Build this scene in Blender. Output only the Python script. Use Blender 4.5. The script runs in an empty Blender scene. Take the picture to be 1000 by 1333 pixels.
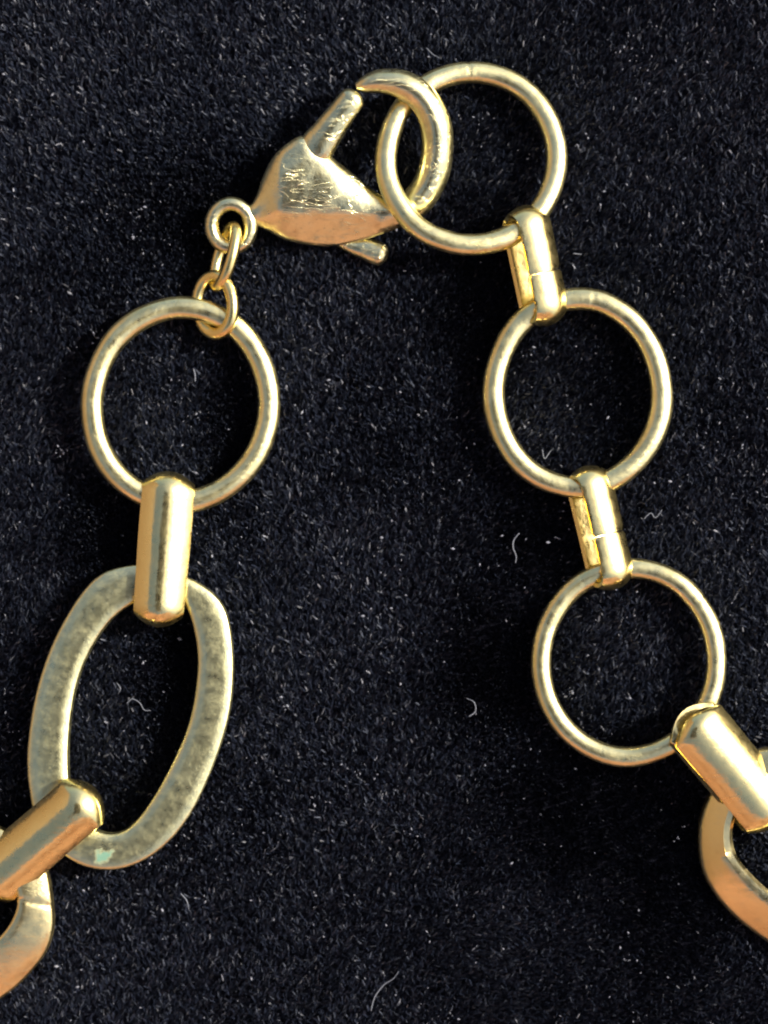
import bpy, math, random
import numpy as np
from mathutils import Vector, noise
random.seed(7); rng = np.random.default_rng(11)
sc = bpy.context.scene
sc.unit_settings.system = 'METRIC'; sc.unit_settings.scale_length = 0.01     # 1 unit = 1 cm

# ---------------- camera, sky, sun, exposure ----------------
S = 0.005                       # cm per photo pixel on the cloth
H = 18.0                        # camera height, cm
cam = bpy.data.cameras.new('camera'); co = bpy.data.objects.new('camera', cam)
sc.collection.objects.link(co); co.location = (0, 0, H)
cam.sensor_fit = 'VERTICAL'; cam.sensor_height = 36; cam.lens = 36 * H / (1333 * S)
cam.clip_start = 0.1; cam.clip_end = 2000
cam.dof.use_dof = True; cam.dof.focus_distance = H - 0.3; cam.dof.aperture_fstop = 0.16
sc.camera = co
SUN_EL, SUN_AZ = math.radians(40), math.radians(17)       # azimuth counted from +x towards +y
w = bpy.data.worlds.new('World'); sc.world = w; w.use_nodes = True
nt = w.node_tree; bg = nt.nodes['Background']
sky = nt.nodes.new('ShaderNodeTexSky'); sky.sky_type = 'NISHITA'; sky.sun_disc = False
sky.sun_elevation = SUN_EL; sky.sun_rotation = math.pi / 2 - SUN_AZ
sky.dust_density = 5.0; sky.air_density = 1.0
nt.links.new(sky.outputs[0], bg.inputs[0]); bg.inputs[1].default_value = 0.12
sl = bpy.data.lights.new('sun', 'SUN'); sl.energy = 5.0; sl.angle = math.radians(0.6); sl.color = (1, 0.955, 0.88)
so = bpy.data.objects.new('sun', sl); sc.collection.objects.link(so)
sd = Vector((math.cos(SUN_EL) * math.cos(SUN_AZ), math.cos(SUN_EL) * math.sin(SUN_AZ), math.sin(SUN_EL)))
so.rotation_euler = sd.to_track_quat('Z', 'Y').to_euler(); so.location = sd * 30
sc.view_settings.view_transform = 'Standard'; sc.view_settings.look = 'None'
sc.view_settings.exposure = 0.68; sc.view_settings.gamma = 1.0
sc.render.engine = 'CYCLES'; sc.cycles.max_bounces = 8; sc.cycles.filter_width = 2.0

# ---------------- helpers ----------------
def W(px, py, z=0.0):
    """photo pixel seen at height z (pixels above the cloth) -> world cm"""
    k = (H - z * S) / H
    return Vector(((px - 500) * S * k, (666.5 - py) * S * k, z * S))

def tag(o, label=None, cat=None, group=None, kind=None):
    if label: o['label'] = label
    if cat: o['category'] = cat
    if group: o['group'] = group
    if kind: o['kind'] = kind
    return o

def mesh_obj(name, verts, faces, mat, parent=None, smooth=True, loc=(0, 0, 0)):
    me = bpy.data.meshes.new(name); me.from_pydata([tuple(v) for v in verts], [], faces); me.update()
    if smooth: me.polygons.foreach_set('use_smooth', [True] * len(me.polygons))
    me.materials.append(mat)
    o = bpy.data.objects.new(name, me); sc.collection.objects.link(o); o.location = loc
    if parent: o.parent = parent
    return o

def catmull(pts, n, closed=False):
    P = np.array(pts, float); m = len(P); out = []
    segs = m if closed else m - 1
    for i in range(segs):
        if closed: a, b, c, d = P[(i-1) % m], P[i], P[(i+1) % m], P[(i+2) % m]
        else: a, b, c, d = P[max(i-1, 0)], P[i], P[i+1], P[min(i+2, m-1)]
        for k in range(n):
            t = k / n
            out.append(0.5 * ((2*b) + (-a+c)*t + (2*a-5*b+4*c-d)*t*t + (-a+3*b-3*c+d)*t**3))
    if not closed: out.append(P[-1])
    return np.array(out)

def sweep(path, section, side=None, up=None, closed=True, caps=True):
    """path Nx3; section(i, t) -> list of (lateral, outward); up: fixed normal of the path plane -> lateral = up x tangent
       side: fixed lateral axis -> outward = tangent x side"""
    path = np.array(path, float); n = len(path); V = []; F = []
    for i in range(n):
        if closed: T = path[(i+1) % n] - path[i-1]
        else: T = path[min(i+1, n-1)] - path[max(i-1, 0)]
        T = T / np.linalg.norm(T)
        if side is not None:
            L = np.array(side, float); L -= T * L.dot(T); L /= np.linalg.norm(L); U = np.cross(T, L)
        else:
            U = np.array(up, float); U -= T * U.dot(T); U /= np.linalg.norm(U); L = np.cross(U, T)
        sec = section(i, i / n if closed else i / (n - 1))
        for (a, b) in sec: V.append(path[i] + L * a + U * b)
        m = len(sec)
    rows = n if closed else n - 1
    for i in range(rows):
        j = (i + 1) % n
        for k in range(m):
            l = (k + 1) % m
            F.append((i*m+k, i*m+l, j*m+l, j*m+k))
    if not closed and caps:
        F.append(tuple(range(m))[::-1]); F.append(tuple((n-1)*m + k for k in range(m)))
    return np.array(V), F

def fix_normals(o):
    import bmesh
    bm = bmesh.new(); bm.from_mesh(o.data); bmesh.ops.recalc_face_normals(bm, faces=bm.faces); bm.to_mesh(o.data); bm.free()

def place(name, V, F, mat, cx, cy, cz, parent=None):
    """V in photo pixels (x right, y down, z up) around absolute coordinates -> object with origin at (cx,cy,cz)"""
    k = (H - cz * S) / H * S
    c = np.array([cx, cy, cz])
    Q = (np.array(V) - c) * np.array([k, -k, k])
    o = mesh_obj(name, Q, F, mat)
    fix_normals(o)
    if parent: o.parent = parent; o.location = W(cx, cy, cz) - parent.location
    else: o.location = W(cx, cy, cz)
    return o

# ---------------- materials ----------------
def new_mat(name):
    m = bpy.data.materials.new(name); m.use_nodes = True
    return m, m.node_tree, m.node_tree.nodes['Principled BSDF']

def metal(name, col, rough, warm=(0.80, 0.50, 0.28), tarn=(0.55, 0.47, 0.27), scratch=0.25, speck=0.3, seed=0.0, wear=0.5, lump=0.2, gloss=0.5):
    m, t, b = new_mat(name); N = t.nodes; L = t.links
    tc = N.new('ShaderNodeTexCoord'); mp = N.new('ShaderNodeMapping'); mp.inputs['Location'].default_value = (seed, seed*1.7, 0)
    L.new(tc.outputs['Object'], mp.inputs[0])
    def noise_(scale, det=4, rough_=0.6, dist=0.0):
        n = N.new('ShaderNodeTexNoise'); n.inputs['Scale'].default_value = scale; n.inputs['Detail'].default_value = det
        n.inputs['Roughness'].default_value = rough_; n.inputs['Distortion'].default_value = dist
        L.new(mp.outputs[0], n.inputs['Vector']); return n.outputs['Fac']
    def ramp(x, a, c):
        r = N.new('ShaderNodeMapRange'); r.inputs['From Min'].default_value = a; r.inputs['From Max'].default_value = c
        L.new(x, r.inputs['Value']); return r.outputs[0]
    def mix(f, a, c):
        x = N.new('ShaderNodeMix'); x.data_type = 'RGBA'
        if hasattr(f, 'links'): L.new(f, x.inputs['Factor'])
        else: x.inputs['Factor'].default_value = f
        for s, v in ((6, a), (7, c)):
            if hasattr(v, 'links'): L.new(v, x.inputs[s])
            else: x.inputs[s].default_value = (*v, 1)
        return x.outputs[2]
    def mul(a, k):
        x = N.new('ShaderNodeMath'); x.operation = 'MULTIPLY'; L.new(a, x.inputs[0])
        if hasattr(k, 'links'): L.new(k, x.inputs[1])
        else: x.inputs[1].default_value = k
        return x.outputs[0]
    blot = ramp(noise_(4.0, 5), 0.5, 0.68)
    c = mix(mul(blot, wear), col, tarn)
    fine = ramp(noise_(30, 5, 0.7), 0.56, 0.70)
    c = mix(mul(fine, wear), c, tarn)
    L.new(c, b.inputs['Base Color'])
    b.inputs['Metallic'].default_value = 1
    r = N.new('ShaderNodeMapRange'); L.new(noise_(14, 5, 0.7), r.inputs['Value'])
    r.inputs['From Min'].default_value = 0.3; r.inputs['From Max'].default_value = 0.7
    r.inputs['To Min'].default_value = rough * 0.75; r.inputs['To Max'].default_value = rough * 1.35
    L.new(r.outputs[0], b.inputs['Roughness'])
    # hair scratches: thin level lines of stretched noise
    def hair(rot, scl, width, seed_):
        q = N.new('ShaderNodeMapping'); q.inputs['Rotation'].default_value = rot; q.inputs['Scale'].default_value = scl; q.inputs['Location'].default_value = (seed_, seed, 0)
        L.new(tc.outputs['Object'], q.inputs[0])
        n = N.new('ShaderNodeTexNoise'); n.inputs['Scale'].default_value = 1; n.inputs['Detail'].default_value = 3; n.inputs['Distortion'].default_value = 1.1; L.new(q.outputs[0], n.inputs['Vector'])
        a = N.new('ShaderNodeMath'); a.operation = 'SUBTRACT'; L.new(n.outputs['Fac'], a.inputs[0]); a.inputs[1].default_value = 0.5
        c_ = N.new('ShaderNodeMath'); c_.operation = 'ABSOLUTE'; L.new(a.outputs[0], c_.inputs[0])
        return ramp(c_.outputs[0], width, 0.0)
    add = N.new('ShaderNodeMath'); L.new(mul(hair((0, 0, 0.8 + seed), (3, 14, 6), 0.010, 1.0), ramp(noise_(3.3, 2), 0.45, 0.6)), add.inputs[0])
    L.new(mul(hair((0, 0.3, -0.4 + seed), (4, 9, 6), 0.010, 7.0), ramp(noise_(2.6, 2), 0.47, 0.6)), add.inputs[1])
    b1 = N.new('ShaderNodeBump'); b1.inputs['Strength'].default_value = scratch; b1.inputs['Distance'].default_value = 0.004; L.new(add.outputs[0], b1.inputs['Height'])
    b2 = N.new('ShaderNodeBump'); b2.inputs['Strength'].default_value = lump; b2.inputs['Distance'].default_value = 0.02
    L.new(noise_(5, 3), b2.inputs['Height']); L.new(b1.outputs[0], b2.inputs['Normal'])
    b3 = N.new('ShaderNodeBump'); b3.inputs['Strength'].default_value = speck; b3.inputs['Distance'].default_value = 0.005
    L.new(noise_(55, 3, 0.75), b3.inputs['Height']); L.new(b2.outputs[0], b3.inputs['Normal'])
    L.new(b3.outputs[0], b.inputs['Normal'])
    # polished and rubbed metal side by side: a sharp lobe and a broad one
    g = N.new('ShaderNodeBsdfGlossy') if False else N.new('ShaderNodeBsdfPrincipled'); g.inputs['Metallic'].default_value = 1
    L.new(c, g.inputs['Base Color']); L.new(b3.outputs[0], g.inputs['Normal'])
    gr = N.new('ShaderNodeMath'); gr.operation = 'MULTIPLY'; L.new(r.outputs[0], gr.inputs[0]); gr.inputs[1].default_value = 0.36; L.new(gr.outputs[0], g.inputs['Roughness'])
    ms = N.new('ShaderNodeMixShader'); ms.inputs[0].default_value = gloss; L.new(b.outputs[0], ms.inputs[1]); L.new(g.outputs[0], ms.inputs[2])
    L.new(ms.outputs[0], N['Material Output'].inputs['Surface'])
    m['_c'] = 0
    return m, c, mix, ramp, noise_, mul

GOLD = (0.86, 0.72, 0.38)
m_ring = metal('worn_pale_gold_wire', (0.92, 0.82, 0.42), 0.33, tarn=(0.68, 0.54, 0.20), scratch=0.2, speck=0.18, lump=0.12, gloss=0.45)[0]
m_link = metal('polished_gold_band', (0.94, 0.79, 0.36), 0.30, tarn=(0.80, 0.62, 0.26), scratch=0.15, speck=0.06, seed=3.1, wear=0.3, lump=0.22, gloss=0.7)[0]
m_jump = metal('bright_yellow_gold', (0.94, 0.76, 0.32), 0.3, tarn=(0.75, 0.54, 0.18), scratch=0.15, speck=0.1, seed=5, wear=0.3, lump=0.1, gloss=0.6)[0]
m_clasp = metal('scratched_cast_gold', (0.88, 0.80, 0.44), 0.32, tarn=(0.48, 0.50, 0.30), scratch=0.4, speck=0.28, seed=8.2, wear=0.65, lump=0.2, gloss=0.6)[0]
m_oval, oc, mix, ramp, noise_, mul = metal('flat_speckled_gold', (0.86, 0.81, 0.44), 0.33, tarn=(0.62, 0.59, 0.30), scratch=0.12, speck=0.3, seed=12, wear=0.4, lump=0.14, gloss=0.5)
m_oval2 = metal('flat_gold_smooth', (0.93, 0.78, 0.38), 0.34, tarn=(0.76, 0.62, 0.32), scratch=0.2, speck=0.15, seed=15, wear=0.4, lump=0.12, gloss=0.6)[0]
# ---- verdigris patch for one link only
def add_verdigris(m, src, at, r):
    t = m.node_tree; N = t.nodes; L = t.links; b = N['Principled BSDF']
    tc = N.new('ShaderNodeTexCoord'); d = N.new('ShaderNodeVectorMath'); d.operation = 'DISTANCE'
    n = N.new('ShaderNodeTexNoise'); n.inputs['Scale'].default_value = 16; L.new(tc.outputs['Object'], n.inputs['Vector'])
    a = N.new('ShaderNodeVectorMath'); a.operation = 'MULTIPLY_ADD'; L.new(n.outputs['Color'], a.inputs[0]); a.inputs[1].default_value = (.12, .12, 0); L.new(tc.outputs['Object'], a.inputs[2])
    L.new(a.outputs[0], d.inputs[0]); d.inputs[1].default_value = (at[0] + .06, at[1] + .06, at[2])
    mr = N.new('ShaderNodeMapRange'); mr.inputs['From Min'].default_value = r; mr.inputs['From Max'].default_value = r * 0.5
    L.new(d.outputs['Value'], mr.inputs['Value'])
    x = N.new('ShaderNodeMix'); x.data_type = 'RGBA'; L.new(mr.outputs[0], x.inputs['Factor']); L.new(src, x.inputs[6]); x.inputs[7].default_value = (0.17, 0.31, 0.22, 1)
    L.new(x.outputs[2], b.inputs['Base Color'])
    v = N.new('ShaderNodeMath'); v.operation = 'MULTIPLY_ADD'; L.new(mr.outputs[0], v.inputs[0]); v.inputs[1].default_value = -0.8; v.inputs[2].default_value = 1.0
    L.new(v.outputs[0], b.inputs['Metallic'])
    ms = [n_ for n_ in N if n_.type == 'MIX_SHADER'][0]
    u = N.new('ShaderNodeMath'); u.operation = 'MULTIPLY_ADD'; L.new(mr.outputs[0], u.inputs[0]); u.inputs[1].default_value = -0.38; u.inputs[2].default_value = 0.4; L.new(u.outputs[0], ms.inputs[0])

m_cloth, t, b = new_mat('black_velvet_backing')
n = t.nodes.new('ShaderNodeTexNoise'); n.inputs['Scale'].default_value = 18; n.inputs['Detail'].default_value = 6
tc = t.nodes.new('ShaderNodeTexCoord'); t.links.new(tc.outputs['Object'], n.inputs['Vector'])
cr = t.nodes.new('ShaderNodeValToRGB'); cr.color_ramp.elements[0].color = (0.002, 0.002, 0.004, 1); cr.color_ramp.elements[1].color = (0.008, 0.008, 0.013, 1)
t.links.new(n.outputs['Fac'], cr.inputs[0]); t.links.new(cr.outputs[0], b.inputs['Base Color']); b.inputs['Roughness'].default_value = 0.95
b.inputs['Specular IOR Level'].default_value = 0.05
def fibre_mat(name, col, rough, spec):
    m, t, b = new_mat(name); b.inputs['Base Color'].default_value = (*col, 1)
    b.inputs['Roughness'].default_value = rough; b.inputs['Specular IOR Level'].default_value = spec
    return m
m_fib = fibre_mat('black_velvet_pile', (0.011, 0.0145, 0.026), 0.42, 0.42)
m_fib2 = fibre_mat('greyish_velvet_pile', (0.050, 0.057, 0.076), 0.48, 0.5)
m_fib3 = fibre_mat('pale_velvet_pile', (0.20, 0.205, 0.23), 0.5, 0.5)
m_lint = fibre_mat('white_lint', (0.12, 0.13, 0.155), 0.6, 0.4)
m_dust = fibre_mat('pale_dust', (0.22, 0.23, 0.27), 0.6, 0.4)
m_warm_panel, t, b = new_mat('warm_reflector_face')  # coppery face of an added, unseen panel that the gold mirrors
n = t.nodes.new('ShaderNodeTexNoise'); n.inputs['Scale'].default_value = 0.07; n.inputs['Detail'].default_value = 6; n.inputs['Roughness'].default_value = 0.65
tc = t.nodes.new('ShaderNodeTexCoord'); t.links.new(tc.outputs['Object'], n.inputs['Vector'])
cr = t.nodes.new('ShaderNodeValToRGB'); cr.color_ramp.elements[0].position = 0.38; cr.color_ramp.elements[1].position = 0.62; cr.color_ramp.elements[0].color = (0.30, 0.13, 0.08, 1); cr.color_ramp.elements[1].color = (0.85, 0.46, 0.34, 1)
t.links.new(n.outputs['Fac'], cr.inputs[0]); t.links.new(cr.outputs[0], b.inputs['Base Color']); b.inputs['Roughness'].default_value = 0.9

# ---------------- setting ----------------
def cloth_z(x, y):
    return 0.045 * noise.noise(Vector((x * 0.45, y * 0.45, 1.3))) + 0.02 * noise.noise(Vector((x * 1.6, y * 1.6, 4.3))) - 0.02
V = []; F = []; nx = 140
g = np.linspace(-1, 1, nx); g = np.sign(g) * (np.abs(g) * 5 + np.abs(g) ** 5 * 55)
for j in range(nx):
    for i in range(nx):
        x, y = g[i], g[j]; V.append((x, y, cloth_z(x, y)))
for j in range(nx - 1):
    for i in range(nx - 1):
        a = j * nx + i; F.append((a, a + 1, a + nx + 1, a + nx))
cloth = mesh_obj('velvet_cloth', V, F, m_cloth); tag(cloth, 'black velvet cloth the whole necklace lies on', kind='structure')

# unseen panel outside the frame, added to mirror copper tones into the gold
V = []; F = []
for x0, x1, y0, y1, z0, z1 in ((-75, 60, -62, -50, -1, 50),):
    V += [(x, y, z) for z in (z0, z1) for y in (y0, y1) for x in (x0, x1)]
    F += [(0, 1, 3, 2), (4, 6, 7, 5), (0, 4, 5, 1), (2, 3, 7, 6), (0, 2, 6, 4), (1, 5, 7, 3)]
reflector_panel = mesh_obj('reflector_panel', V, F, m_warm_panel, smooth=False); fix_normals(reflector_panel)
tag(reflector_panel, 'unseen warm panel added for the copper tones on the lower sides of the gold', kind='structure')

# dark panel on the left and a phone overhead, both unseen, added for reflections
m_dark_panel, t, b = new_mat('dark_reflector_face')  # brown face of an added, unseen panel that darkens the gold
n = t.nodes.new('ShaderNodeTexNoise'); n.inputs['Scale'].default_value = 1; n.inputs['Detail'].default_value = 6
tc = t.nodes.new('ShaderNodeTexCoord'); mp_ = t.nodes.new('ShaderNodeMapping'); mp_.inputs['Scale'].default_value = (.3, .3, .03)
t.links.new(tc.outputs['Object'], mp_.inputs[0]); t.links.new(mp_.outputs[0], n.inputs['Vector'])
cr = t.nodes.new('ShaderNodeValToRGB'); cr.color_ramp.elements[0].color = (0.05, 0.028, 0.015, 1); cr.color_ramp.elements[1].color = (0.17, 0.105, 0.06, 1)
t.links.new(n.outputs['Fac'], cr.inputs[0]); t.links.new(cr.outputs[0], b.inputs['Base Color']); b.inputs['Roughness'].default_value = 0.7
def slab(name, x0, x1, y0, y1, z0, z1, mat, bev=0.0):
    import bmesh
    bm = bmesh.new(); c = Vector(((x0+x1)/2, (y0+y1)/2, (z0+z1)/2))
    bmesh.ops.create_cube(bm, size=1)
    for v in bm.verts: v.co = Vector((v.co.x*(x1-x0), v.co.y*(y1-y0), v.co.z*(z1-z0)))
    if bev:
        bmesh.ops.bevel(bm, geom=[e for e in bm.edges if abs((e.verts[0].co - e.verts[1].co).z) > 1e-4], offset=bev, segments=6, affect='EDGES')
    me = bpy.data.meshes.new(name); bm.to_mesh(me); bm.free(); me.materials.append(mat)
    o = bpy.data.objects.new(name, me); sc.collection.objects.link(o); o.location = c; return o
tag(slab('reflector_panel', -62, -50, -49, 70, -1, 56, m_dark_panel), 'unseen dark panel added for the brown tones on the left sides of the gold', kind='structure')
m_phone, t, b = new_mat('grey_phone_back'); b.inputs['Base Color'].default_value = (0.30, 0.32, 0.27, 1); b.inputs['Roughness'].default_value = 0.4
tag(slab('smartphone', -5.6, 2.0, -11.5, 3.6, 18.15, 18.95, m_phone, 1.1), 'unseen grey phone above the necklace, mirrored in the gold', 'phone')  # unseen phone, added to grey the upward reflections in the gold

# ---------------- pile of the velvet: real ribbons ----------------
def build_pile(nf):
    X = rng.uniform(-3.4, 3.4, nf); Y = rng.uniform(-4.3, 4.3, nf)
    far = rng.random(nf) < 0.22                              # thinner cover round about, outside the picture
    X = np.where(far, rng.uniform(-6.5, 6.5, nf), X); Y = np.where(far, rng.uniform(-7.5, 7.5, nf), Y)
    Z = np.array([cloth_z(x, y) for x, y in zip(X[:0], Y[:0])]) if False else None
    # coarse lookup of cloth height and lean fields
    gx = np.linspace(-6.6, 6.6, 170); gy = np.linspace(-7.6, 7.6, 190)
    hz = np.array([[cloth_z(x, y) for x in gx] for y in gy])
    la = np.array([[noise.noise(Vector((x * 0.5, y * 0.5, 9))) + 0.55 * noise.noise(Vector((x * 2.3, y * 2.3, 19))) for x in gx] for y in gy])
    lb = np.array([[noise.noise(Vector((x * 0.8, y * 0.8, 29))) + 0.6 * noise.noise(Vector((x * 3, y * 3, 39))) for x in gx] for y in gy])
    def look(A):
        fx = (X + 6.6) / 13.2 * 169; fy = (Y + 7.6) / 15.2 * 189
        i = np.clip(fx.astype(int), 0, 168); j = np.clip(fy.astype(int), 0, 188); u = fx - i; v = fy - j
        return A[j, i]*(1-u)*(1-v) + A[j, i+1]*u*(1-v) + A[j+1, i]*(1-u)*v + A[j+1, i+1]*u*v
    Z = look(hz)
    ang = math.radians(78) + 0.9 * look(la) + rng.normal(0, 0.42, nf) + np.where(Y > 1, 0.35, -0.2) * np.clip(-X / 2, 0, 1)
    nap = np.zeros(nf)                                       # nap stood upright in patches, to shape shade into the pile
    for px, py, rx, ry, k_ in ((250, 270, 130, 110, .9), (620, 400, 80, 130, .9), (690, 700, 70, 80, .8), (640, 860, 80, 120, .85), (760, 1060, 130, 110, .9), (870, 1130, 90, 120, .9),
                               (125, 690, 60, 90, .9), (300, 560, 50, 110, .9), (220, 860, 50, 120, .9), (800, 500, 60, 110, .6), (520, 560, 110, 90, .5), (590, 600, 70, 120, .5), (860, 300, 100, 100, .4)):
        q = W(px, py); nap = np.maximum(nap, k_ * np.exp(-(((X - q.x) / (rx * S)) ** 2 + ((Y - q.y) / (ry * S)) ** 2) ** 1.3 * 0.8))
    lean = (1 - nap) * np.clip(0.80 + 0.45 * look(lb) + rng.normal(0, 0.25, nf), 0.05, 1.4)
    ln = rng.uniform(0.05, 0.09, nf); wd = rng.uniform(0.0025, 0.006, nf)
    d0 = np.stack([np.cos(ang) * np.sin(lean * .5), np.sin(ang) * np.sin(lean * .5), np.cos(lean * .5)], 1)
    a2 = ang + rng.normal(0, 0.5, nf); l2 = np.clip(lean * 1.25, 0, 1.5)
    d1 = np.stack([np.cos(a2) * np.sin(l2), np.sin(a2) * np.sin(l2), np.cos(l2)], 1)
    tw = rng.uniform(0, math.pi, nf)
    r = np.stack([np.cos(tw), np.sin(tw), rng.uniform(-.5, .5, nf)], 1)
    s = np.cross(d1, r); s /= (np.linalg.norm(s, axis=1, keepdims=True) + 1e-9)
    p0 = np.stack([X, Y, Z], 1); p1 = p0 + d0 * (ln * .55)[:, None]; p2 = p1 + d1 * (ln * .5)[:, None]
    s = s * wd[:, None]
    V = np.stack([p0 - s, p0 + s, p1 - s, p1 + s, p2 - s * .35, p2 + s * .35], 1).reshape(-1, 3)
    b = np.arange(nf)[:, None] * 6
    F = np.concatenate([b + np.array([[0, 1, 3, 2]]), b + np.array([[2, 3, 5, 4]])], 1).reshape(-1, 4)
    me = bpy.data.meshes.new('velvet_pile')
    me.vertices.add(len(V)); me.vertices.foreach_set('co', V.ravel())
    me.loops.add(F.size); me.loops.foreach_set('vertex_index', F.ravel().astype(np.int32))
    me.polygons.add(len(F)); me.polygons.foreach_set('loop_start', np.arange(0, F.size, 4, dtype=np.int32))
    rv = rng.random(nf); mi = np.repeat((rv < 0.17).astype(np.int32) + (rv < 0.018).astype(np.int32), 2)
    me.materials.append(m_fib); me.materials.append(m_fib2); me.materials.append(m_fib3)
    me.polygons.foreach_set('material_index', mi)
    me.polygons.foreach_set('use_smooth', np.ones(len(F), bool))
    me.update(calc_edges=True); me.validate()
    o = bpy.data.objects.new('velvet_pile', me); sc.collection.objects.link(o)
    tag(o, 'short black pile fibres covering the velvet cloth', 'velvet pile', kind='stuff')
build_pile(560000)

# ---------------- round rings ----------------
def jag(v, s=1.0, seed=0.0): return noise.noise(Vector((v[0] * s + seed, v[1] * s, v[2] * s + seed)))
def ring(cx, cy, cz, a, b, r, tx, ty, rot, label, seed, group, zf=None, mat=None, name='round_ring', cat='ring', flat=0.9):
    n = 240; path = []
    for i in range(n):
        th = 2 * math.pi * i / n
        x, y = a * math.cos(th), b * math.sin(th)
        xx = x * math.cos(rot) - y * math.sin(rot); yy = x * math.sin(rot) + y * math.cos(rot)
        q = 1 + 0.012 * jag((xx / 60, yy / 60, seed))
        path.append((cx + xx * q, cy + yy * q, cz + tx * xx / a + ty * yy / b))
    def sec(i, t):
        rr = r * (1 + 0.05 * noise.noise(Vector((math.cos(t * 6.283) * 2.2, math.sin(t * 6.283) * 2.2, seed))))
        if i == int(n * (0.62 + 0.07 * seed)) % n: rr *= 0.955      # the soldered joint
        out = []
        for k in range(20):
            f = 2 * math.pi * k / 20; c_, s_ = math.cos(f), math.sin(f)
            p = 2.25; e = (abs(c_) ** p + abs(s_) ** p) ** (-1 / p)
            out.append((rr * c_ * e, rr * s_ * e * flat))
        return out
    V, F = sweep(path, sec, up=(0, 0, 1))
    o = place(name, V, F, mat or m_ring, cx, cy, cz)
    return tag(o, label, cat, group)

RG = 'round gold rings of the necklace'
ring(614, 206, 43.5, 111, 115, 14.2, -8.4, 17, 0.35, 'round gold ring hooked through the open clasp at the top', 1.0, RG)
ring(752, 512, 32, 109, 123, 14.6, 0, 3, 0.0, 'round gold ring between the two slim split band links', 2.3, RG)
ring(818, 862, 33, 114, 123, 13.4, 4, 4, 0.1, 'round gold ring gripped by the wide band link at the right edge', 3.7, RG)
ring(235, 527, 34, 115, 127, 15.0, -3, 2, 0.12, 'round gold ring hanging from the small jump rings beside the clasp', 5.1, RG)

# ---------------- small jump rings ----------------
def tilted_ring(e1, e2, c, a, b, r, label, seed, cat='jump ring', gap=False):
    n = 72; e1 = np.array(e1, float); e1 /= np.linalg.norm(e1); e2 = np.array(e2, float); e2 -= e1 * e1.dot(e2); e2 /= np.linalg.norm(e2)
    nn = np.cross(e1, e2); path = [np.array(c) + e1 * a * math.cos(2*math.pi*i/n) + e2 * b * math.sin(2*math.pi*i/n) for i in range(n)]
    def sec(i, t): return [(r * math.cos(2*math.pi*k/14), r * math.sin(2*math.pi*k/14)) for k in range(14)]
    V, F = sweep(path, sec, up=nn)
    return tag(place('jump_ring', V, F, m_jump, *c), label, cat, 'small jump rings beside the clasp')
tilted_ring((-0.28, 1, 0.0), (0.42, 0.1, 0.9), (293, 334, 32), 40, 24, 7.8, 'slim jump ring seen edge-on, threaded through the clasp eye', 1)
tilted_ring((0.12, 1, 0.1), (1, -0.1, 0.62), (280, 397, 34), 38, 28, 8.2, 'rounder jump ring looped over the left round ring', 2)

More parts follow.
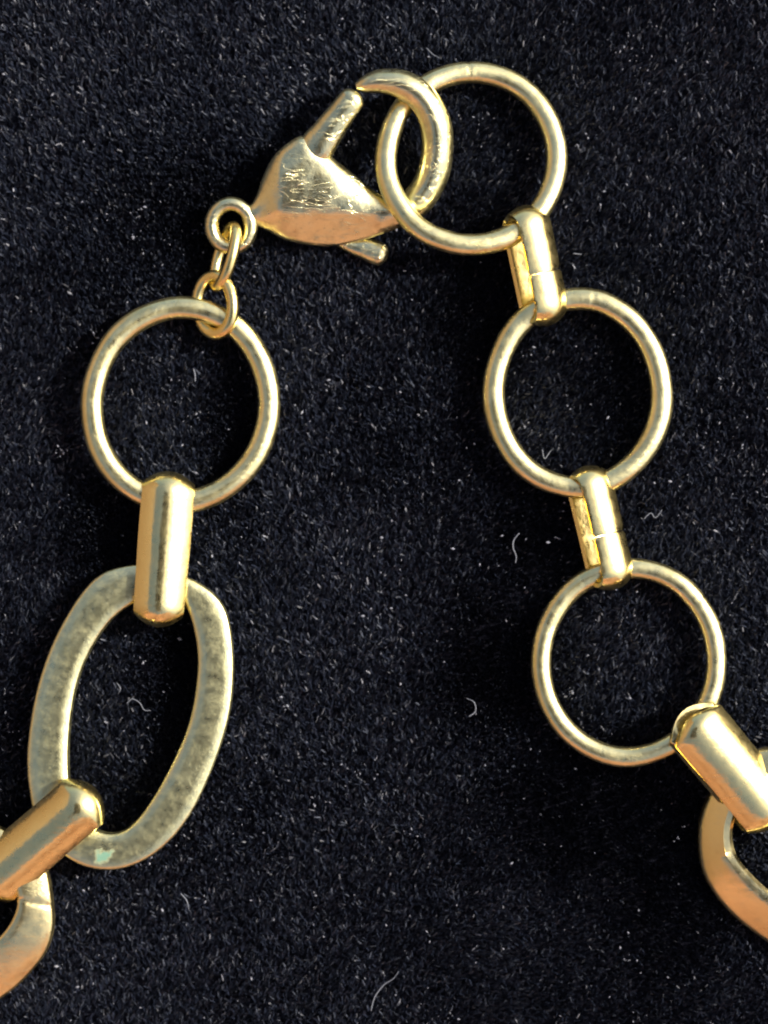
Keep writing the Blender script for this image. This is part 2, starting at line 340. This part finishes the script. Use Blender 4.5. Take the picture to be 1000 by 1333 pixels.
# ---------------- band links (flat strip bent to a loop) ----------------
def band_link(c, direction, length, width, depth, thick, roll, pitch, label, seam=True, crown=0.4, group=None, taper=0.0, mat=None, seed=0):
    """c centre, direction = image direction of long axis (x right, y down); outer length, loop depth centre to centre"""
    e1 = np.array([direction[0], direction[1], 0.0]); e1 /= np.linalg.norm(e1)
    side = np.array([-e1[1], e1[0], 0.0])                       # in image, 90 deg clockwise on screen
    z = np.array([0, 0, 1.0])
    e3 = z * math.cos(roll) + side * math.sin(roll); e2 = side * math.cos(roll) - z * math.sin(roll)
    e1n = e1 * math.cos(pitch) - e3 * math.sin(pitch); e3n = e3 * math.cos(pitch) + e1 * math.sin(pitch)
    e1, e3 = e1n, e3n
    hl = length / 2 - thick / 2; R = depth / 2; st = max(hl - R, 4); ex = hl - st
    p = []
    # start mid front, go to +e1 end, round to rear, back
    gap = 0.7 if seam else 0.0
    s0 = 0.06 * length
    for u in np.linspace(gap + s0, s0 + 0.001 + st - s0, 12): p.append((u, R))
    for k in range(1, 16): f = math.pi * k / 16; p.append((st + ex * math.sin(f), R * math.cos(f)))
    for u in np.linspace(st, -st, 20): p.append((u, -R))
    for k in range(1, 16): f = math.pi * k / 16; p.append((-st - ex * math.sin(f), -R * math.cos(f)))
    for k, u in enumerate(np.linspace(-st, s0 - gap, 14)): p.append((u, R - (1.3 * max(0, k - 9) / 4 if seam else 0)))
    if seam == 'end':                                            # front strand ends free, the rear one curls up behind it
        p = [(-hl + 3, R - 12), (-hl + 5, R - 7), (-hl + 9, R - 2.5), (-hl + 15, R - .5)] + [(u, R) for u in np.linspace(-hl + 22, st, 30)]
        for k in range(1, 16): f = math.pi * k / 16; p.append((st + ex * math.sin(f), R * math.cos(f)))
        for u in np.linspace(st, -st - 5, 20): p.append((u, -R))
        for k in range(1, 8): f = math.pi * k / 14; p.append((-st - 5 - (ex - 4) * math.sin(f), -R + 0.75 * R * (1 - math.cos(f))))
    if not seam: p = p[:-1] if abs(p[-1][0] - p[0][0]) < 1e-3 else p
    path = [np.array(c) + e1 * u + e3 * v for u, v in p]
    def sec(i, t):
        wv = width * 0.5 * (1 + 0.025 * noise.noise(Vector((t * 5, seed, 0)))); u = p[i][0] / hl
        wv *= 1 - taper * max(0, u)
        if seam and (i < 1 or i > len(p) - 2): wv *= 0.92
        out = []; K = 14
        for k in range(K + 1):                                   # crowned outer face, rounded shoulders
            f = -1 + 2 * k / K
            f2 = math.sin(f * math.pi / 2)
            h = thick * 0.5 - crown * width * 0.5 * abs(f2) ** 2.0
            out.append((f2 * wv, h))
        lo = -thick * 0.5 - crown * width * 0.5
        edge = out[-1][1]
        out.append((wv * 0.93, edge - thick * 0.5)); out.append((wv * 0.4, edge - thick * 0.62 + crown * width * 0.25)); out.append((-wv * 0.4, edge - thick * 0.62 + crown * width * 0.25)); out.append((-wv * 0.93, edge - thick * 0.5))
        return out
    V, F = sweep(path, sec, side=e2, closed=not seam)
    # outward must be away from the loop centre
    U = np.cross(path[3] - path[2], e2)
    if U.dot(e3) < 0: V, F = sweep(path, sec, side=-e2, closed=not seam)
    o = place('band_link', V, F, mat or m_link, *c)
    o.data.set_sharp_from_angle(angle=math.radians(50))
    return tag(o, label, 'link', group)
# rear strand shows on screen-left; image direction down => 90deg clockwise of it points left, so roll < 0 tips the front to the right
D = math.radians
BG = 'band links joining the rings and oval links'
band_link((697, 346, 40), (44, 150), 160, 50, 46, 10, D(-31), D(8), 'slim split band link joining the top ring to the middle right ring', group=BG, crown=0.35, seed=1)
band_link((781, 687, 34), (38, 158), 166, 48, 44, 10, D(-29), 0, 'slim split band link joining the two lower right round rings', group=BG, crown=0.35, seed=2)
band_link((213, 715, 40), (-16, 198), 204, 68, 46, 12, D(-5), D(-2), 'straight polished band link above the large oval link', seam=False, group=BG, crown=0.46, taper=0.05, seed=3)
band_link((50, 1094, 48), (-150, 128), 206, 76, 50, 13, D(2), D(8), 'diagonal band link crossing the left edge below the large oval link', seam=False, group=BG, crown=0.55, seed=4)
band_link((952, 1000, 54), (118, 132), 196, 80, 50, 12, D(-10), D(10), 'wide band link slanting down to the right edge', seam='end', group=BG, crown=0.48, seed=5)

# ---------------- flat oval links ----------------
def oval_link(outer, inner, cz, half, zfun, mat, label, cham=4.5, cham_in=None, n=14, cone=0.0, group='flat oval links of the necklace'):
    A = catmull(outer, n, True); B = catmull(inner, n, True)
    # resample both by angle around the inner centre
    def resamp(P, c, m=360):
        d = P - c; an = np.unwrap(np.arctan2(d[:, 1], d[:, 0]))
        if an[-1] < an[0]: P = P[::-1]; d = P - c; an = np.unwrap(np.arctan2(d[:, 1], d[:, 0]))
        an = np.concatenate([an, [an[0] + 2 * math.pi]]); Q = np.concatenate([P, P[:1]])
        th = np.arange(m) / m * 2 * math.pi + math.ceil(an[0] / (2 * math.pi)) * 2 * math.pi
        th = np.where(th > an[-1], th - 2 * math.pi, th); th = np.where(th < an[0], th + 2 * math.pi, th)
        return np.stack([np.interp(th, an, Q[:, 0]), np.interp(th, an, Q[:, 1])], 1)
    c = B.mean(0); A = resamp(A, c); B = resamp(B, c); m = len(A)
    V = []; F = []
    for i in range(m):
        a, b_ = A[i], B[i]; d = b_ - a; L = np.linalg.norm(d); d /= L
        # section points from outer side round: (distance from outer, z)
        c_ = cham; ci = cham_in or cham
        sec = [(0, -half + c_), (0, 0), (0, half - c_), (c_ * .3, half - c_ * .35), (c_, half), (L * .3, half + .8), (L * .5, half + 1.0), (L * .7, half + .8),
               (L - ci, half), (L - ci * .35, half - ci * .4), (L, half - ci), (L, min(0, half - ci - 1)), (L, -half + c_), (L - c_, -half), (c_, -half)]
        for (s_, z_) in sec:
            q = a + d * s_; V.append((q[0], q[1], cz + z_ + cone * (s_ - L / 2) + zfun(q[0], q[1])))
    K = 15
    for i in range(m):
        j = (i + 1) % m
        for k in range(K):
            l = (k + 1) % K; F.append((i*K+k, i*K+l, j*K+l, j*K+k))
    o = place('oval_link', V, F, mat, float(c[0]), float(c[1]), cz)
    o.data.set_sharp_from_angle(angle=math.radians(40))
    return tag(o, label, 'link', group)

outer = [(168, 736), (205, 740), (258, 758), (292, 790), (304, 850), (300, 925), (277, 1000), (243, 1068), (200, 1112), (150, 1131), (100, 1122), (55, 1082), (38, 1020), (38, 960), (52, 885), (80, 815), (122, 755)]
inner = [(180, 782), (212, 772), (240, 785), (255, 830), (257, 880), (245, 945), (215, 1012), (180, 1065), (150, 1084), (118, 1074), (96, 1040), (90, 985), (96, 915), (112, 860), (143, 810)]
ov = oval_link(outer, inner, 34, 12, lambda x, y: 0.0, m_oval, 'large flat oval link with a green corrosion spot at its lower end')
kk = (H - 34 * S) / H * S
oc_ = W(0, 0, 34)
lx = W(137, 1114, 34) - ov.location
add_verdigris(m_oval, oc, (lx.x, lx.y, 0.06), 0.062)
# lower-left oval, mostly outside the frame
outer = [(-10, 1070), (38, 1098), (62, 1130), (70, 1178), (69, 1215), (52, 1252), (8, 1296), (-50, 1325), (-120, 1330), (-170, 1290), (-190, 1220), (-160, 1140), (-110, 1085), (-55, 1064)]
inner = [(-14, 1112), (12, 1130), (24, 1160), (22, 1185), (6, 1212), (-24, 1240), (-60, 1262), (-105, 1268), (-132, 1240), (-140, 1205), (-122, 1160), (-90, 1125), (-50, 1108)]
oval_link(outer, inner, 34, 13, lambda x, y: 0.10 * (x - 0) + 0.10 * (1200 - y) - (2.2 * math.exp(-((y - 1172 - 0.25 * (x - 45)) / 2.6) ** 2) if x > 0 else 0), m_oval2, 'flat oval link cut off by the lower left edge', cham=5, cone=0.3)
# lower-right oval, tilted so its broad face looks down-left
outer = [(985, 975), (940, 1010), (916, 1055), (911, 1100), (920, 1145), (950, 1188), (1000, 1228), (1060, 1262), (1130, 1275), (1185, 1240), (1200, 1170), (1180, 1090), (1130, 1020), (1060, 975)]
inner = [(1000, 1015), (968, 1040), (955, 1068), (954, 1098), (966, 1124), (1000, 1158), (1050, 1195), (1100, 1212), (1140, 1190), (1150, 1140), (1130, 1085), (1095, 1040), (1045, 1012)]
oval_link(outer, inner, 38, 11, lambda x, y: 0.16 * (x - 950) + 0.10 * (1060 - y), m_oval2, 'flat oval link cut off by the lower right edge', cham=5, cham_in=13, cone=0.45)

# ---------------- lobster clasp ----------------
CC = (430, 250, 48)
clasp = bpy.data.objects.new('lobster_clasp', None); sc.collection.objects.link(clasp); clasp.location = W(*CC); clasp.empty_display_size = 0.2
tag(clasp, 'scratched gold lobster clasp with an open hook and a thumb lever', 'clasp')

def poly_sdf(P, X, Y):
    d = np.full(X.shape, 1e9); ins = np.zeros(X.shape, bool); n = len(P)
    for i in range(n):
        a = P[i]; b_ = P[(i + 1) % n]; e = b_ - a; wx = X - a[0]; wy = Y - a[1]
        t = np.clip((wx * e[0] + wy * e[1]) / (e @ e + 1e-9), 0, 1)
        d = np.minimum(d, np.hypot(wx - e[0] * t, wy - e[1] * t))
        c = ((a[1] > Y) != (b_[1] > Y)) & (X < (b_[0] - a[0]) * (Y - a[1]) / (b_[1] - a[1] + 1e-12) + a[0])
        ins ^= c
    return np.where(ins, -d, d)

def surface_nets(f, org, vs):
    nx_, ny_, nz_ = f.shape; s = f < 0
    acc = np.zeros((nx_-1, ny_-1, nz_-1, 3)); cnt = np.zeros((nx_-1, ny_-1, nz_-1))
    sl_ = lambda o, n: slice(o, o + n)
    for ax in range(3):
        oth = [k for k in range(3) if k != ax]
        for u in (0, 1):
            for v in (0, 1):
                o = [0, 0, 0]; o[oth[0]] = u; o[oth[1]] = v; o2 = list(o); o2[ax] = 1
                A = f[sl_(o[0], nx_-1), sl_(o[1], ny_-1), sl_(o[2], nz_-1)]; B = f[sl_(o2[0], nx_-1), sl_(o2[1], ny_-1), sl_(o2[2], nz_-1)]
                m = (A < 0) != (B < 0); t = np.where(m, A / (A - B + 1e-20), 0)
                cnt += m; acc[..., ax] += np.where(m, t, 0); acc[..., oth[0]] += m * u; acc[..., oth[1]] += m * v
    act = cnt > 0; idx = -np.ones(act.shape, int); idx[act] = np.arange(act.sum())
    ii = np.argwhere(act); V = (ii + acc[act] / cnt[act][:, None]) * vs + np.array(org)
    F = []
    for ax in range(3):
        oth = [(ax + 1) % 3, (ax + 2) % 3]
        sa = [slice(None)] * 3; sb = [slice(None)] * 3; sa[ax] = slice(0, -1); sb[ax] = slice(1, None)
        m = s[tuple(sa)] != s[tuple(sb)]; q = np.argwhere(m)
        q = q[(q[:, oth[0]] > 0) & (q[:, oth[1]] > 0) & (q[:, 0] < nx_-1) & (q[:, 1] < ny_-1) & (q[:, 2] < nz_-1)]
        inside = s[q[:, 0], q[:, 1], q[:, 2]]
        e0 = np.zeros(3, int); e0[oth[0]] = 1; e1 = np.zeros(3, int); e1[oth[1]] = 1
        c = [q - e0 - e1, q - e1, q, q - e0]; c = np.stack([idx[x[:, 0], x[:, 1], x[:, 2]] for x in c], 1)
        c[~inside] = c[~inside][:, ::-1]; F.append(c)
    return V, [tuple(r) for r in np.concatenate(F).tolist()]

def clasp_z(x, y): return 42 - 0.2 * (y - 220)     # the hook's tip side stands a little higher
def smooth_noise(V, amp, sc_, seed):
    return np.array([amp * noise.noise(Vector((v[0] / sc_, v[1] / sc_, v[2] / sc_ + seed))) for v in V])

body_out = catmull([(331, 266), (336, 244), (344, 223), (356, 203), (372, 188), (393, 177), (414, 186), (434, 205), (455, 221), (476, 238), (494, 250), (518, 256), (540, 260),
                    (545, 276), (525, 292), (500, 302), (462, 314), (420, 319), (375, 312), (350, 300), (333, 290)], 5, True)
vs = 2.0; x0, y0, z0 = 296, 164, -34
X, Y, Z = np.meshgrid(np.arange(x0, 572, vs), np.arange(y0, 328, vs), np.arange(z0, 35, vs), indexing='ij')
d2 = poly_sdf(body_out, X[:, :, 0], Y[:, :, 0]); d2 = np.repeat(d2[:, :, None], X.shape[2], 2)
T = 25 - 10 * np.clip((X - 430) / 110, 0, 1) - 9 * np.clip((365 - X) / 40, 0, 1)
Wb = 38.0
gx_ = np.clip((Wb - (-d2)) / Wb, 0, 3)
f = (gx_ ** 1.8 + (np.abs(Z) / T) ** 1.9) - 1 + np.where(d2 > 0, 0.02 * d2, 0)
# broad faceted front: a shallow ridge running from the lever to the hook
def smax(a, b_, k): h = np.clip(0.5 + 0.5 * (a - b_) / k, 0, 1); return b_ * (1 - h) + a * h + k * h * (1 - h)
f = smax(f, (Z - (T * 0.80 - 0.52 * (Y - 283))) / T, 0.34)
f = smax(f, (Z - (T * 0.92 + 0.10 * (Y - 225))) / T, 0.3)
a_ = np.array([330., 277., 0]); b__ = np.array([356., 258., 0]); e_ = b__ - a_
tt = np.clip(((X - a_[0]) * e_[0] + (Y - a_[1]) * e_[1]) / (e_ @ e_), 0, 1)
fn = (np.sqrt((X - a_[0] - e_[0]*tt)**2 + (Y - a_[1] - e_[1]*tt)**2 + Z**2) - 12 - 4 * tt) / 16
hh = np.clip(0.5 + 0.5 * (fn - f) / 0.45, 0, 1); f = fn * (1 - hh) + f * hh - 0.45 * hh * (1 - hh)
a_ = np.array([498., 284., 0]); b__ = np.array([546., 260., 0]); e_ = b__ - a_
tt = np.clip(((X - a_[0]) * e_[0] + (Y - a_[1]) * e_[1]) / (e_ @ e_), 0, 1)
fn = (np.sqrt((X - a_[0] - e_[0]*tt)**2 + (Y - a_[1] - e_[1]*tt)**2 + Z**2) - 14 - 2.5 * tt) / 16
hh = np.clip(0.5 + 0.5 * (fn - f) / 0.4, 0, 1); f = fn * (1 - hh) + f * hh - 0.4 * hh * (1 - hh)
V, F = surface_nets(f, (x0, y0, z0), vs)
# two passes of smoothing
def relax(V, F, it, lam=0.5):
    Fa = np.array(F)
    for _ in range(it):
        s_ = np.zeros_like(V); c_ = np.zeros(len(V))
        for a in range(4):
            for b_ in ((a + 1) % 4, (a + 3) % 4):
                np.add.at(s_, Fa[:, a], V[Fa[:, b_]]); np.add.at(c_, Fa[:, a], 1)
        V = V + lam * (s_ / np.maximum(c_, 1)[:, None] - V)
    return V
V = relax(V, F, 4)
V[:, 2] += smooth_noise(V, 2.2, 34, 3.0) + smooth_noise(V, 0.35, 12, 9.0)
V[:, 2] += clasp_z(V[:, 0], V[:, 1])
body = place('body', V, F, m_clasp, 430, 250, 48, clasp)

def tube(name, pts, mat, c, parent, p=2.0, flat=1.0, K=22, n=10, seed=0.0, endround=True):
    """pts: x, y, z, half-width, half-thickness"""
    Q = catmull(pts, n)
    if endround:
        # close both ends with a short dome
        for end in (0, -1):
            a = Q[end]; nb = Q[1] if end == 0 else Q[-2]; d = a[:3] - nb[:3]; d /= np.linalg.norm(d); ext = []
            for f_ in (0.3, 0.6, 0.85, 0.97):
                r_ = math.sqrt(1 - f_ * f_); ext.append(np.array([*(a[:3] + d * a[3] * f_ * 0.75), a[3] * r_, a[4] * r_]))
            Q = np.concatenate([np.array(ext)[::-1], Q]) if end == 0 else np.concatenate([Q, np.array(ext)])
    def sec(i, t):
        a, b_ = Q[i][3], Q[i][4]; out = []
        jit = 1 + 0.04 * noise.noise(Vector((t * 9, seed, 0)))
        for k in range(K):
            f_ = 2 * math.pi * k / K; c_, s_ = math.cos(f_), math.sin(f_); e = (abs(c_) ** p + abs(s_) ** p) ** (-1 / p)
            out.append((a * c_ * e * jit, b_ * s_ * e * jit))
        return out
    V, F = sweep(Q[:, :3], sec, up=(0, 0, 1), closed=False)
    return place(name, V, F, mat, *c, parent)
def cz(x, y, dz=0): return clasp_z(x, y) + dz
hook = [(488, 283, 14, 12), (515, 277, 17, 14), (541, 262, 20.5, 17), (560, 235, 21.5, 18), (569, 200, 21, 18), (567, 163, 20.5, 18), (551, 131, 20, 17.5), (525, 113, 19, 17), (497, 108.5, 16, 15), (476, 112, 11.5, 12), (464, 115, 5, 7)]
hk = tube('hook', [(x, y, cz(x, y), a, b_) for x, y, a, b_ in hook], m_clasp, (530, 180, 48), clasp, p=1.65, endround=False, seed=2)
lev = [(458, 132, 17, 13), (444, 150, 18.5, 15), (426, 174, 20.5, 16), (408, 202, 24, 16), (405, 245, 14, 8), (425, 290, 13, 10), (452, 314, 10, 10), (476, 320, 15, 12), (494, 327.5, 15.5, 13)]
tube('lever', [(x, y, cz(x, y, float(np.interp(y, [130, 180, 205, 245, 300, 320, 335], [3, 3, 1, -8, -14, -12, -7]))), a, b_) for x, y, a, b_ in lev], m_clasp, (430, 230, 48), clasp, p=2.3, seed=4)
# eye at the end of the body
path = []; n_ = 72
for i in range(n_):
    th = 2 * math.pi * i / n_; x, y = 25.5 * math.cos(th), 28 * math.sin(th); path.append((301 + x, 294 + y, 30 - 0.12 * y))
V, F = sweep(path, lambda i, t: [((9.5) * math.cos(2*math.pi*k/16), 10 * math.sin(2*math.pi*k/16)) for k in range(16)], up=(0, 0, 1))
place('eye', V, F, m_clasp, 301, 294, 30, clasp)

# ---------------- lint on the velvet ----------------
def lint(pts, r, label, z=22):
    P = catmull([(x, y, z + random.uniform(-1.5, 3)) for x, y in pts], 6)
    V, F = sweep(P, lambda i, t: [(0.75 * r * (0.6 + 0.4 * math.sin(math.pi * min(1, t + .1))) * math.cos(2*math.pi*k/6), r * math.sin(2*math.pi*k/6)) for k in range(6)], up=(0, 0, 1), closed=False)
    c = P.mean(0); o = place('lint_thread', V, F, m_lint, *[float(q) for q in c])
    return tag(o, label, 'lint', 'stray lint on the velvet')
lint([(676, 694), (669, 703), (668, 713), (672, 724), (671, 733)], 1.1, 'curved white lint thread left of the lower slim band link')
lint([(610, 933), (619, 926), (617, 914), (607, 909)], 1.0, 'tiny curled lint hook between the oval link and the lowest right ring')
lint([(483, 1316), (488, 1298), (500, 1282), (512, 1274), (519, 1264)], 1.0, 'long pale lint hair at the bottom edge of the picture')
lint([(165, 916), (172, 910), (182, 915), (188, 924), (196, 925)], 0.9, 'wavy lint thread inside the large oval link')
lint([(152, 889), (157, 896), (154, 903)], 0.9, 'short lint speck inside the large oval link, above the wavy thread')
lint([(252, 480), (254, 488), (254, 497)], 1.2, 'short upright lint inside the left round ring')
lint([(838, 676), (847, 668), (853, 674), (862, 664)], 1.0, 'zigzag lint beside the lower slim band link')
lint([(746, 330), (757, 331)], 1.1, 'short level lint dash right of the upper slim band link')
lint([(235, 1163), (243, 1172), (246, 1184)], 1.0, 'faint curved lint below the large oval link')
lint([(555, 62), (564, 71), (575, 77)], 0.8, 'fine lint hair touching the top ring')
lint([(722, 699), (730, 702)], 1.0, 'tiny lint fleck left of the lower slim band link')
lint([(706, 585), (709, 597), (716, 588), (720, 584)], 0.9, 'small bent lint inside the middle right ring')
# dust specks: nobody could count them
V = []; F = []
clumps = [(random.uniform(-60, 1060), random.uniform(-60, 1400), random.uniform(4, 22)) for _ in range(90)]
for i in range(1100):
    q = random.choice(clumps) if i % 2 else None
    c = W(random.gauss(q[0], q[2]), random.gauss(q[1], q[2]), random.uniform(13, 19)) if q else W(random.uniform(-60, 1060), random.uniform(-60, 1400), random.uniform(11, 20)); r = random.choice((.7, .9, 1.1, 1.6)) * S * random.uniform(.5, 1)
    a = random.uniform(0, 3.14); dx, dy = math.cos(a) * r * random.uniform(1, 2.2), math.sin(a) * r * random.uniform(1, 2.2); b0 = len(V)
    V += [(c.x - dx, c.y - dy, c.z), (c.x + dx, c.y + dy, c.z + r * .4), (c.x - dy * .5, c.y + dx * .5, c.z), (c.x + dy * .5, c.y - dx * .5, c.z), (c.x, c.y, c.z + r * .8), (c.x, c.y, c.z - r * .6)]
    for u in ((0, 2), (2, 1), (1, 3), (3, 0)): F += [(b0 + u[0], b0 + u[1], b0 + 5), (b0 + u[1], b0 + u[0], b0 + 4)]
du = mesh_obj('dust', V, F, m_dust, smooth=False); tag(du, 'fine pale dust scattered over the velvet', 'dust', kind='stuff')
